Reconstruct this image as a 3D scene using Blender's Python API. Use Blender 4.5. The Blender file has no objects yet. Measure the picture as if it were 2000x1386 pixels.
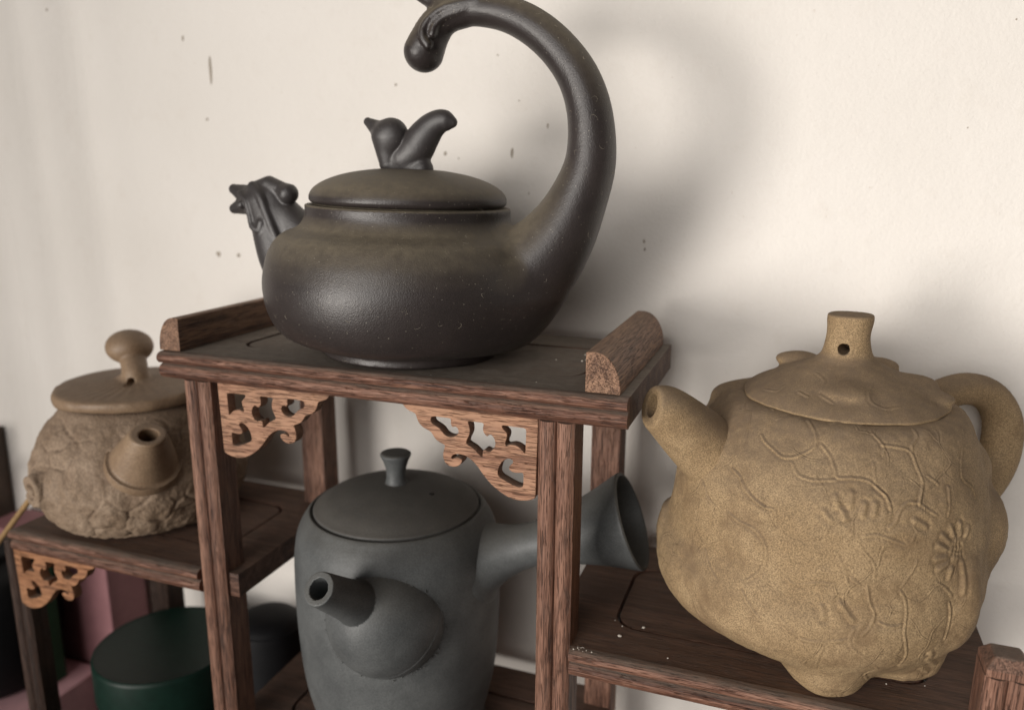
import bpy, bmesh, math, random
import numpy as np
from mathutils import Matrix, Vector
random.seed(7)
S = 0.01                                   # everything below is written in centimetres
scene = bpy.context.scene
COL = scene.collection

# ------------------------------------------------------------------ camera
cam_d = bpy.data.cameras.new("camera")
cam = bpy.data.objects.new("camera", cam_d)
COL.objects.link(cam)
scene.camera = cam
RIGHT = Vector((0.9396628, 0.34206735, 0.00487283))
DOWN = Vector((0.08111506, -0.20894115, -0.97455833))
FWD = Vector((-0.33234646, 0.91615147, -0.22408104))
m = Matrix.Identity(4)
for i in range(3):
    m[i][0] = RIGHT[i]; m[i][1] = -DOWN[i]; m[i][2] = -FWD[i]
m.translation = Vector((5.546, -28.135, 8.206)) * S
cam.matrix_world = m
cam_d.sensor_width = 36
cam_d.lens = 1525.29 / 2000 * 36
cam_d.clip_start = 0.01
cam_d.clip_end = 50
cam_d.dof.use_dof = True
cam_d.dof.focus_distance = 0.305
cam_d.dof.aperture_fstop = 7.5

# ------------------------------------------------------------------ light
scene.view_settings.view_transform = 'Standard'
scene.view_settings.look = 'None'
scene.view_settings.exposure = -0.12
w = bpy.data.worlds.new("World"); scene.world = w
w.use_nodes = True
w.node_tree.nodes["Background"].inputs[0].default_value = (1.0, 0.93, 0.86, 1)
w.node_tree.nodes["Background"].inputs[1].default_value = 0.07

def area_light(name, pos, aim, sx, sy, power, col):
    d = bpy.data.lights.new(name, 'AREA'); d.shape = 'RECTANGLE'
    d.size = sx; d.size_y = sy; d.energy = power; d.color = col
    o = bpy.data.objects.new(name, d); COL.objects.link(o)
    o.location = pos
    o.rotation_euler = (Vector(aim) - Vector(pos)).to_track_quat('-Z', 'Y').to_euler()
    return o
def aimed(name, az, el, dist, sx, sy, power, col, look, spread):
    """a lamp standing at azimuth az (degrees left of straight out from the rack) and elevation el, turned towards look"""
    a, e = math.radians(az), math.radians(el)
    p = Vector((-0.02, 0.05, 0.0)) + dist * Vector((-math.sin(a) * math.cos(e), -math.cos(a) * math.cos(e), math.sin(e)))
    o = area_light(name, p, look, sx, sy, power, col)
    o.data.spread = math.radians(spread)
    return o
aimed("window_light", 27, -4, 2.0, 0.8, 0.7, 4.9, (1.0, 0.945, 0.88), (0.36, 0.13, 0.0), 58)
aimed("front_fill", 1, 15, 2.2, 1.9, 1.5, 6.9, (1.0, 0.955, 0.91), (0.34, 0.13, 0.0), 63)  # unseen fill lamp added in front to lift the wall shadows and shelf tops

# SDF-BEGIN -------------------------------------------------------- numpy shape tools
def hsh(i, j, k, s):
    n = (i * 374761393 + j * 668265263 + k * 2147483647 + s * 974634721) & 0xffffffff
    n = ((n ^ (n >> 13)) * 1274126177) & 0xffffffff
    n = ((n ^ (n >> 16)) * 2246822519) & 0xffffffff
    return ((n ^ (n >> 15)) & 0xffffff) / float(0xffffff)

def vnoise(P, f, s=0):
    Q = P * f
    I = np.floor(Q).astype(np.int64); F = Q - I; F = F * F * (3 - 2 * F)
    r = 0
    for a in (0, 1):
        for b in (0, 1):
            for c in (0, 1):
                wgt = (F[:, 0] if a else 1 - F[:, 0]) * (F[:, 1] if b else 1 - F[:, 1]) * (F[:, 2] if c else 1 - F[:, 2])
                r = r + wgt * hsh(I[:, 0] + a, I[:, 1] + b, I[:, 2] + c, s)
    return r * 2 - 1

def worley(P, f, s=0):
    Q = P * f; I = np.floor(Q).astype(np.int64)
    f1 = np.full(len(P), 9.0); f2 = f1.copy()
    for a in (-1, 0, 1):
        for b in (-1, 0, 1):
            for c in (-1, 0, 1):
                J = I + np.array([a, b, c])
                pt = J + np.stack([hsh(J[:, 0], J[:, 1], J[:, 2], s + q) for q in (1, 2, 3)], 1)
                d = np.linalg.norm(pt - Q, axis=1)
                n1 = np.minimum(f1, d); f2 = np.minimum(f2, np.maximum(f1, d)); f1 = n1
    return f1, f2

def smin(a, b, k):
    h = np.clip(0.5 + 0.5 * (b - a) / k, 0, 1)
    return b + (a - b) * h - k * h * (1 - h)
def smax(a, b, k): return -smin(-a, -b, k)

def cap(P, a, b, ra, rb):
    a = np.array(a, float); b = np.array(b, float); ab = b - a
    t = np.clip(((P - a) @ ab) / (ab @ ab), 0, 1)
    return np.linalg.norm(P - a - t[:, None] * ab, axis=1) - (ra + (rb - ra) * t)

def chain(P, pts, rs, k=0.0):
    d = None
    for i in range(len(pts) - 1):
        c = cap(P, pts[i], pts[i + 1], rs[i], rs[i + 1])
        d = c if d is None else (np.minimum(d, c) if k == 0 else smin(d, c, k))
    return d

def spl(pts, n=6):
    """Catmull-Rom through points of any dimension"""
    p = np.array(pts, float); out = []
    q = np.vstack([2 * p[0] - p[1], p, 2 * p[-1] - p[-2]])
    for i in range(1, len(q) - 2):
        for t in np.linspace(0, 1, n, endpoint=False):
            out.append(0.5 * (2 * q[i] + (q[i + 1] - q[i - 1]) * t + (2 * q[i - 1] - 5 * q[i] + 4 * q[i + 1] - q[i + 2]) * t * t
                       + (3 * q[i] - q[i - 1] - 3 * q[i + 1] + q[i + 2]) * t ** 3))
    out.append(p[-1])
    return np.array(out)

def ell(P, c, r):
    q = (P - np.array(c, float)) / np.array(r, float)
    k0 = np.linalg.norm(q, axis=1); k1 = np.linalg.norm(q / np.array(r, float), axis=1) + 1e-9
    return k0 * (k0 - 1) / k1

def radial(P, zs, rs, z0, z1, k=0.15, rs2=None):
    """solid of revolution r(z); rs2: radius on the +x side"""
    z = P[:, 2]; rho = np.hypot(P[:, 0], P[:, 1])
    zz = np.linspace(zs[0], zs[-1], 400)
    a = spl(np.stack([zs, rs], 1), 12); o = np.argsort(a[:, 0])
    Rf = np.interp(zz, a[o, 0], a[o, 1])
    R = np.interp(z, zz, Rf); dR = np.interp(z, zz, np.gradient(Rf, zz))
    if rs2 is not None:
        b = spl(np.stack([zs, rs2], 1), 12); o = np.argsort(b[:, 0])
        R2 = np.interp(z, zz, np.interp(zz, b[o, 0], b[o, 1]))
        c = P[:, 0] / (rho + 1e-6)
        R = 0.5 * (R + R2) + 0.5 * (R2 - R) * c
    d = (rho - R) / np.sqrt(1 + np.clip(dR, -3, 3) ** 2)
    return smax(smax(d, z0 - z, k), z - z1, k)

# ---- black teapot (origin: centre of its foot)
def black_body(P):
    d = radial(P, [-.3, 0, .32, .45, .62, 1.1, 2.0, 3.2, 4.3, 4.9, 5.25, 5.45, 5.57, 5.72, 5.95, 6.3, 6.75, 7.0],
               [3.95, 4.02, 4.0, 4.15, 4.95, 5.9, 6.42, 6.6, 6.42, 6.15, 5.88, 5.6, 5.32, 5.02, 4.8, 4.66, 4.66, 4.66], 0, 6.72, .08)
    return d
BH_PTS = spl([(1.6, 0, 3.05), (3.4, 0, 3.15), (5.15, 0, 3.7), (6.25, 0, 4.55), (7.18, 0, 5.72), (7.9, 0, 7.15), (8.42, 0, 8.85), (8.32, 0, 10.65), (7.8, 0, 12.1), (6.92, 0, 13.25), (5.8, 0, 14.15), (4.55, 0, 14.73), (3.2, 0, 14.95), (2.2, 0, 14.85)], 8)
BH_R = spl([(2.6,), (2.5,), (2.22,), (1.9,), (1.56,), (1.26,), (1.06,), (.94,), (.86,), (.8,), (.76,), (.71,), (.66,), (.62,)], 8)[:, 0]
def black_handle(P):
    Q = P * np.array([1, .92, 1])
    d = chain(Q, BH_PTS, BH_R)
    c = chain(Q, spl([(2.4, 0, 14.9), (1.85, 0, 14.75), (1.3, 0, 14.35), (.95, 0, 13.8), (.72, 0, 13.33)], 3), np.linspace(.6, .86, 13))
    c = np.minimum(c, chain(Q, [(1.5, 0, 14.4), (1.18, 0, 13.75)], [.6, .56]))
    c = smin(c, cap(Q, (1.25, -.1, 13.62), (1.28, -.1, 13.5), .5, .4), .12)
    d = smin(d, c, .25)
    d = smin(d, chain(Q, [(2.6, 0, 15.1), (1.3, 0, 15.3), (.25, 0, 15.75), (-.2, 0, 16.3)], [.5, .38, .22, .12]), .25)
    rdg = chain(Q, spl([(3.4, -.5, 15.2), (2.2, -.6, 15.02), (1.55, -.66, 14.72), (1.12, -.74, 14.25), (1.1, -.82, 13.8), (1.35, -.8, 13.45)], 4), np.linspace(.13, .17, 21))
    d = smin(d, rdg, .14)
    rdg = chain(Q, spl([(2.9, -.55, 14.9), (2.0, -.6, 14.6), (1.6, -.68, 14.25), (1.5, -.74, 13.9)], 4), np.linspace(.12, .16, 13))
    d = smin(d, rdg, .12)
    return d
def black_pot(P): return smin(black_body(P), black_handle(P), .45 + 1.1 * np.clip((4.9 - P[:, 2]) / 1.8, 0, 1))
def black_spout(P):
    Q = P
    d = chain(Q, spl([(-5.2, 0, 2.3), (-6.1, 0, 2.9), (-6.8, 0, 3.9), (-7.2, 0, 4.9), (-7.5, 0, 5.8), (-7.85, 0, 6.5)], 12), np.linspace(1.5, .98, 61))
    d = smin(d, cap(Q, (-5.6, 0, 5.0), (-7.0, 0, 6.3), .9, .72), .3)
    d = smin(d, cap(Q, (-8.4, 0, 6.62), (-7.3, 0, 6.85), .74, .62), .3)
    d = smin(d, cap(Q, (-8.8, 0, 6.78), (-9.72, 0, 7.1), .6, .26), .15)
    d = smin(d, cap(Q, (-8.8, 0, 6.45), (-9.75, 0, 6.15), .6, .26), .1)
    d = smin(d, chain(Q, [(-8.5, 0, 7.12), (-7.5, -.15, 7.42), (-6.75, -.25, 7.22), (-6.35, -.3, 7.02)], [.38, .4, .36, .5]), .1)
    d = smin(d, chain(Q, spl([(-8.85, -.62, 6.95), (-8.4, -.82, 6.6), (-8.15, -.9, 6.0), (-7.95, -.98, 5.45), (-7.55, -1.0, 5.28), (-7.4, -.96, 5.6)], 6), np.r_[np.linspace(.16, .16, 18), np.linspace(.18, .25, 13)]), .07)
    d = smin(d, chain(Q, spl([(-8.2, -.5, 7.3), (-7.6, -.76, 6.85), (-7.2, -.86, 6.1), (-6.85, -.92, 5.4), (-6.5, -.92, 4.7)], 6), np.linspace(.25, .2, 25)), .08)
    d = smin(d, cap(Q, (-8.8, -.66, 6.4), (-8.76, -.68, 6.4), .22, .22), .04)
    d = np.maximum(d, -cap(Q, (-9.72, 0, 6.62), (-10.5, 0, 6.64), .03, .4))
    return d
def black_knob(P):
    Q = (P - np.array([0, 0, .1])) * np.array([1, 1.15, 1])
    d = cap(Q, (-.82, 0, 8.25), (.62, 0, 8.25), .5, .55)
    t = chain(Q, spl([(-.75, .05, 8.6), (-.2, .08, 8.75), (.3, .08, 9.15), (.72, .06, 9.7), (1.12, .04, 10.12), (1.6, 0, 10.36), (2.1, 0, 10.3)], 8), np.interp(np.arange(49), [0, 8, 16, 24, 32, 42, 48], [.62, .78, .82, .72, .6, .46, .24]))
    d = smin(d, t, .15)
    b = cap(Q, (-.92, -.15, 8.5), (-.98, -.22, 9.6), .5, .76)
    b = smin(b, cap(Q, (-.72, -.22, 9.62), (-.75, -.22, 9.72), .74, .74), .2)
    b = smin(b, cap(Q, (-1.3, -.1, 9.82), (-2.1, 0, 10.28), .5, .2), .2)
    return smin(d, b, .07)
# ---- olive teapot
OZ = [.5, .8, 1.3, 1.9, 2.6, 3.6, 5.0, 6.5, 7.8, 8.9, 10.0, 10.65, 11]
OL = [3.6, 4.55, 5.75, 6.55, 7.05, 7.08, 6.65, 6.48, 6.3, 5.8, 4.95, 4.2, 3.7]
OR = [3.4, 4.0, 4.75, 5.3, 5.65, 5.85, 5.85, 5.75, 5.5, 5.15, 4.68, 4.15, 3.7]
def olive_body(P):
    d = radial(P, OZ, OL, .58, 10.58, .25, OR)
    for c, r in (((.15, -3.85, .72), (1.25, 1.3, .8)), ((2.9, -2.3, .8), (1.2, 1.1, .5)), ((-3.4, 2.6, .7), (1.3, 1.3, .75))):
        d = smin(d, ell(P, c, r), 1.1)
    for c, r in (((5.45, -.1, 5.9), (.95, 1.6, 1.6)), ((4.95, .1, 8.25), (.55, .8, .75)), ((-4.5, 1.3, 9.85), (.75, .8, .45)), ((-6.75, -.2, 4.2), (.35, .8, .8)),
                 ((4.35, -3.4, 4.2), (.7, .8, 1.7))):
        d = smin(d, ell(P, c, r), .6)
    d = d - .06 * vnoise(P, .42, 3) - .035 * vnoise(P, 1.1, 4)
    return d
def olive_lid(P):
    z = P[:, 2]
    d = radial(P, [10.45, 10.6, 10.72, 10.98, 11.35, 11.7, 12.0, 12.2, 12.5, 13.2, 13.8, 14.0, 14.2], [3.8, 3.88, 3.8, 3.46, 2.75, 2.0, 1.42, 1.12, .93, .84, .87, .84, .7], 10.57, 14.0, .06)
    for c, r in (((-1.75, 1.8, 11.6), (.95, .7, .34)), ((1.3, 1.9, 11.6), (.9, .7, .32)), ((2.75, .8, 11.15), (.8, .8, .36)), ((3.4, -.3, 10.95), (.6, .7, .2)), ((0, -2.2, 11.3), (.9, .8, .3))):
        d = smin(d, ell(P, c, r), .35)
    d = np.maximum(d, -cap(P, (-.3, -1.4, 12.72), (.1, .4, 12.72), .23, .2))
    return d - .03 * vnoise(P, 1.3, 5)
def frame_pts(base, d, pts):
    d = np.array(d, float); d /= np.linalg.norm(d)
    return d
OS_A, OS_B = np.array([-4.75, -2.5, 8.35]), np.array([-7.0, -3.9, 10.45])
def olive_spout(P):
    ax = OS_B - OS_A; L = np.linalg.norm(ax); ax = ax / L
    d = chain(P, spl([OS_A - ax, OS_A, OS_A + ax * 1.3 + np.array([0, 0, .12]), OS_A + ax * 2.7 + np.array([0, 0, .22]), OS_B], 10), spl([(1.5,), (1.42,), (1.26,), (1.02,), (.8,)], 10)[:, 0])
    n = np.array([-.8, -.55, .25]); n /= np.linalg.norm(n)
    d = smax(d, (P - (OS_B + ax * .15)) @ n, .12)
    d = smax(d, -cap(P, OS_B - ax * 2, OS_B + ax * 1.2, .3, .46), .08)
    return d
U = np.array([.77, .64, 0])
def olive_handle(P):
    pts = [U * a + np.array([0, 0, z]) for a, z in ((3.9, 9.4), (5.3, 10.1), (6.9, 10.3), (8.4, 9.75), (9.35, 8.5), (9.4, 6.9), (8.6, 5.5), (7.2, 4.6), (5.2, 4.1))]
    return chain(P, spl(pts, 5), spl([(.75,), (.7,), (.7,), (.74,), (.82,), (.86,), (.86,), (.88,), (.95,)], 5)[:, 0])
# ---- brown bark teapot
BZ = [-.3, 0, .35, 1.0, 2.2, 3.5, 4.6, 5.6, 6.4, 6.9, 7.2]
BR = [3.6, 3.9, 4.6, 5.2, 5.68, 5.72, 5.35, 4.8, 4.15, 3.75, 3.6]
TC = np.array([.75, -.66, 0])
def bark_body(P):
    d = radial(P, BZ, BR, 0, 6.92, .25)
    # knot of a cut twig on the far left
    c = np.array([-.29, -.957, 0]); z = np.array([0, 0, 3.0])
    kn = cap(P, c * 5.2 + z, c * 6.0 + z, 1.05, .85)
    kn = smax(kn, (P - (c * 6.12 + z)) @ c, .1)
    kn = smax(kn, -cap(P, c * 6.3 + z, c * 7 + z, .5, .8), .06)
    kn = smin(kn, cap(P, c * 5.6 + z, c * 6.02 + z, .3, .2), .05)
    return smin(d, kn, .35)
def bark_lid(P):
    rho = np.hypot(P[:, 0], P[:, 1]); th = np.arctan2(P[:, 1], P[:, 0])
    d = radial(P, [6.8, 6.95, 7.15, 7.45, 7.66, 7.76, 7.86, 8.05, 8.45], [3.75, 3.98, 4.18, 4.22, 4.08, 3.6, 2.5, 1.2, .6], 6.95, 8.3, .12)
    d = d - .05 * np.sin(th * 34 + 3 * vnoise(P, .5, 2)) * np.clip((rho - 1.2) / 2, 0, 1) * np.clip((3.9 - rho) / .8, 0, 1) - .11 * vnoise(P, .5, 8) - .03 * vnoise(P, 1.7, 9)
    st = chain(P, spl([(.6, -.5, 7.6), (.42, -.35, 8.3), (-.05, .05, 8.9), (-.5, .35, 9.4)], 5), np.linspace(.66, .72, 16))
    d = smin(d, st, .3)
    kb = ell(P, (-.7, .5, 9.62), (1.3, 1.25, .98))
    d = smin(d, kb, .1)
    d = smax(d, -cap(P, (.9, -1.4, 8.02), (.55, -.5, 8.1), .24, .16), .05)
    return d
BS_A, BS_B = np.array([3.5, -3.35, 4.45]), np.array([4.95, -4.25, 6.5])
def bark_spout(P):
    ax = BS_B - BS_A; ax = ax / np.linalg.norm(ax)
    d = chain(P, [BS_A, BS_B], [1.75, .85]); d = smin(d, np.maximum(chain(P, [BS_A, BS_A + ax * .3], [1.9, 1.85]), np.abs((P - BS_A) @ ax - .1) - .25), .12)
    n = np.array([.3, -.26, .92]); n /= np.linalg.norm(n)
    d = smax(d, (P - BS_B) @ n, .14)
    return smax(d, -cap(P, BS_B - ax * 1.5, BS_B + ax, .4, .52), .1)
# ---- grey teapot
def grey_body(P):
    d = radial(P, [-.5, 0, .8, 3, 6, 9, 10.4, 11.1, 11.6, 11.9, 12.2], [4.0, 4.25, 4.6, 5.05, 5.25, 5.22, 5.08, 4.85, 4.55, 4.3, 4.2], 0, 11.86, .12)
    rho = np.hypot(P[:, 0], P[:, 1])
    return smax(d, -np.maximum(np.abs(rho - 4.25) - .07, 11.6 - P[:, 2]), .05)
GS_A, GS_B = np.array([1.2, -3.85, 8.05]), np.array([.6, -8.0, 11.4])
def grey_spout(P):
    ax = GS_B - GS_A; L = np.linalg.norm(ax); ax = ax / L
    tt = spl([(-.4, 2.85), (.05, 2.6), (.42, 2.1), (.85, 1.55), (1.5, 1.18), (2.4, 1.0), (3.4, .87), (L, .72)], 8); d = chain(P, [GS_A + ax * q for q in tt[:, 0]], tt[:, 1])
    d = smax(d, (P - GS_B) @ ax, .05)
    return smax(d, -cap(P, GS_B - ax * 3, GS_B + ax, .42, .45), .04)
# SDF-END

def nets(f, lo, hi, h, newton=3):
    lo = np.array(lo, float); n = np.ceil((np.array(hi) - lo) / h).astype(int) + 1
    ax = [lo[i] + h * np.arange(n[i]) for i in range(3)]
    B = 5
    nb = -(-n // B)
    bi = np.stack(np.meshgrid(*[np.arange(k) for k in nb], indexing='ij'), -1).reshape(-1, 3)
    fb = f(lo + h * (bi * B + (B - 1) / 2))
    near = np.abs(fb) < h * B * .87 * 1.6 + .08
    V = np.repeat(np.repeat(np.repeat(fb.reshape(nb), B, 0), B, 1), B, 2).astype(np.float32)
    loc = np.stack(np.meshgrid(*[np.arange(B)] * 3, indexing='ij'), -1).reshape(-1, 3)
    nbi = bi[near]
    for i in range(0, len(nbi), 400):
        q = (nbi[i:i + 400, None, :] * B + loc[None]).reshape(-1, 3)
        V[q[:, 0], q[:, 1], q[:, 2]] = f(lo + h * q)
    V = np.ascontiguousarray(V[:n[0], :n[1], :n[2]])
    Sg = V < 0
    cn = tuple(n - 1)
    corner = [(a, b, c) for a in (0, 1) for b in (0, 1) for c in (0, 1)]
    sl = lambda c: tuple(slice(c[i], c[i] + cn[i]) for i in range(3))
    act = np.zeros(cn, np.int8)
    for c in corner: act += Sg[sl(c)]
    mixd = (act > 0) & (act < 8)
    idx = np.argwhere(mixd)
    ids = -np.ones(cn, np.int32); ids[mixd] = np.arange(len(idx))
    P = np.zeros((len(idx), 3)); K = np.zeros(len(idx))
    for c in corner:
        for a in range(3):
            if c[a]: continue
            d = list(c); d[a] = 1
            i0 = idx + np.array(c); i1 = idx + np.array(d)
            v0 = V[i0[:, 0], i0[:, 1], i0[:, 2]]; v1 = V[i1[:, 0], i1[:, 1], i1[:, 2]]
            x = (v0 < 0) != (v1 < 0)
            t = np.where(x, v0 / np.where(x, v0 - v1, 1), 0)
            q = i0 + (i1 - i0) * t[:, None]
            P += q * x[:, None]; K += x
    P = lo + h * P / K[:, None]
    faces = []
    for a in range(3):
        b, c = (a + 1) % 3, (a + 2) % 3
        s0 = [slice(None)] * 3; s1 = [slice(None)] * 3
        s0[a] = slice(0, n[a] - 1); s1[a] = slice(1, n[a])
        A = Sg[tuple(s0)]; B = Sg[tuple(s1)]
        e = np.argwhere(A != B)
        e = e[(e[:, b] > 0) & (e[:, c] > 0) & (e[:, b] < n[b] - 1) & (e[:, c] < n[c] - 1)]
        if not len(e): continue
        fl = A[e[:, 0], e[:, 1], e[:, 2]]
        def g(db, dc):
            q = e.copy(); q[:, b] += db; q[:, c] += dc
            return ids[q[:, 0], q[:, 1], q[:, 2]]
        quad = np.stack([g(-1, -1), g(0, -1), g(0, 0), g(-1, 0)], 1)
        quad[~fl] = quad[~fl][:, ::-1]
        faces.append(quad)
    F = np.vstack(faces)
    def grad(P):
        e = h * .2; G = np.empty_like(P)
        for i in range(3):
            d = np.zeros(3); d[i] = e
            G[:, i] = (f(P + d) - f(P - d)) / (2 * e)
        return G
    for _ in range(newton):
        G = grad(P); v = f(P); st = -v[:, None] * G / (np.sum(G * G, 1)[:, None] + 1e-6)
        L = np.linalg.norm(st, axis=1)[:, None]
        P = P + st * np.minimum(1, .5 * h / (L + 1e-9))
    N = grad(P); N /= np.linalg.norm(N, axis=1)[:, None] + 1e-9
    return P, F, N

def vnormals(P, F):
    a = P[F[:, 2]] - P[F[:, 0]]; b = P[F[:, 3]] - P[F[:, 1]]
    fn = np.cross(a, b); N = np.zeros_like(P)
    for k in range(4): np.add.at(N, F[:, k], fn)
    return N / (np.linalg.norm(N, axis=1)[:, None] + 1e-12)

def relax(P, F, mask, it=8, lam=.5):
    E = np.unique(np.sort(np.vstack([F[:, [k, (k + 1) % 4]] for k in range(4)]), 1), axis=0)
    for i in range(it):
        A = np.zeros_like(P); c = np.zeros(len(P))
        np.add.at(A, E[:, 0], P[E[:, 1]]); np.add.at(A, E[:, 1], P[E[:, 0]])
        np.add.at(c, E[:, 0], 1); np.add.at(c, E[:, 1], 1)
        P = P + (mask * (lam if i % 2 == 0 else -lam * 1.03))[:, None] * (A / c[:, None] - P)
    return P

def link(name, me, mat=None, parent=None, loc=(0, 0, 0), **props):
    o = bpy.data.objects.new(name, me); COL.objects.link(o)
    if mat: me.materials.append(mat)
    if parent: o.parent = parent
    o.location = Vector(loc) * S
    for k, v in props.items(): o[k] = v
    return o

def mesh_np(name, P, F, N=None):
    used = np.unique(F); mp = -np.ones(len(P), int); mp[used] = np.arange(len(used))
    P = P[used]; F = mp[F]
    me = bpy.data.meshes.new(name)
    me.vertices.add(len(P)); me.vertices.foreach_set("co", (P * S).ravel())
    me.loops.add(F.size); me.loops.foreach_set("vertex_index", F.ravel())
    me.polygons.add(len(F)); me.polygons.foreach_set("loop_start", np.arange(len(F)) * F.shape[1])
    me.polygons.foreach_set("use_smooth", np.ones(len(F), bool))
    me.update(calc_edges=True); me.validate()
    if N is not None:
        me.normals_split_custom_set_from_vertices(N[used])
    return me

def lathe(name, prof, seg=96, smooth_n=6):
    """prof: (r, z) from bottom to top, r 0 at an end closes it"""
    p = spl(prof, smooth_n) if smooth_n > 1 else np.array(prof, float)
    p[:, 0] = np.maximum(p[:, 0], 0)
    th = np.linspace(0, 2 * math.pi, seg, endpoint=False)
    V = np.stack([p[:, 0][:, None] * np.cos(th), p[:, 0][:, None] * np.sin(th), np.repeat(p[:, 1][:, None], seg, 1)], -1).reshape(-1, 3)
    n = len(p); F = []
    i = np.arange(seg); j = (i + 1) % seg
    for k in range(n - 1):
        F.append(np.stack([k * seg + i, k * seg + j, (k + 1) * seg + j, (k + 1) * seg + i], 1))
    me = bpy.data.meshes.new(name)
    me.from_pydata((V * S).tolist(), [], np.vstack(F).tolist())
    bm = bmesh.new(); bm.from_mesh(me)
    bmesh.ops.remove_doubles(bm, verts=bm.verts, dist=1e-6)
    bm.to_mesh(me); bm.free()
    for q in me.polygons: q.use_smooth = True
    me.set_sharp_from_angle(angle=math.radians(50))
    return me

def prism(name, poly, axis, a, b, ang=40):
    """poly: 2D outline in the two other axes (cyclic order), extruded along axis from a to b"""
    n = len(poly); V = []
    for t in (a, b):
        for (u, v) in poly:
            V.append({'x': (t, u, v), 'y': (u, t, v), 'z': (u, v, t)}[axis])
    F = [list(range(n))[::-1], list(range(n, 2 * n))] + [[i, (i + 1) % n, n + (i + 1) % n, n + i] for i in range(n)]
    me = bpy.data.meshes.new(name)
    me.from_pydata([Vector(v) * S for v in V], [], F)
    bm = bmesh.new(); bm.from_mesh(me); bmesh.ops.recalc_face_normals(bm, faces=bm.faces); bm.to_mesh(me); bm.free()
    for q in me.polygons: q.use_smooth = True
    me.set_sharp_from_angle(angle=math.radians(ang))
    return me

def box(name, x0, x1, y0, y1, z0, z1):
    return prism(name, [(x0, y0), (x1, y0), (x1, y1), (x0, y1)], 'z', z0, z1)

def bev(o, wd=.05, seg=2):
    md = o.modifiers.new("bevel", 'BEVEL'); md.width = wd * S; md.segments = seg; md.limit_method = 'ANGLE'; md.angle_limit = math.radians(45)
    return o

def plate(name, outer, holes, thick, bevel=.02):
    """flat fretwork: outline with holes, thickness along local z"""
    cu = bpy.data.curves.new(name, 'CURVE'); cu.dimensions = '2D'; cu.fill_mode = 'BOTH'
    cu.extrude = thick / 2 * S - bevel * S; cu.bevel_depth = bevel * S; cu.bevel_resolution = 1; cu.offset = -bevel * S
    for pts in [outer] + holes:
        sp = cu.splines.new('POLY'); sp.points.add(len(pts) - 1)
        for q, (x, y) in zip(sp.points, pts): q.co = (x * S, y * S, 0, 1)
        sp.use_cyclic_u = True
    o = bpy.data.objects.new(name, cu); COL.objects.link(o)
    dg = bpy.context.evaluated_depsgraph_get(); dg.update()
    me = bpy.data.meshes.new_from_object(o.evaluated_get(dg))
    bpy.data.objects.remove(o); me.name = name
    for q in me.polygons: q.use_smooth = True
    me.set_sharp_from_angle(angle=math.radians(35))
    return me

def empty(name, loc, label=None, cat=None, rot=(0, 0, 0)):
    o = bpy.data.objects.new(name, None); COL.objects.link(o)
    o.empty_display_size = .02
    o.location = Vector(loc) * S; o.rotation_euler = rot
    if label: o['label'] = label
    if cat: o['category'] = cat
    return o

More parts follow.
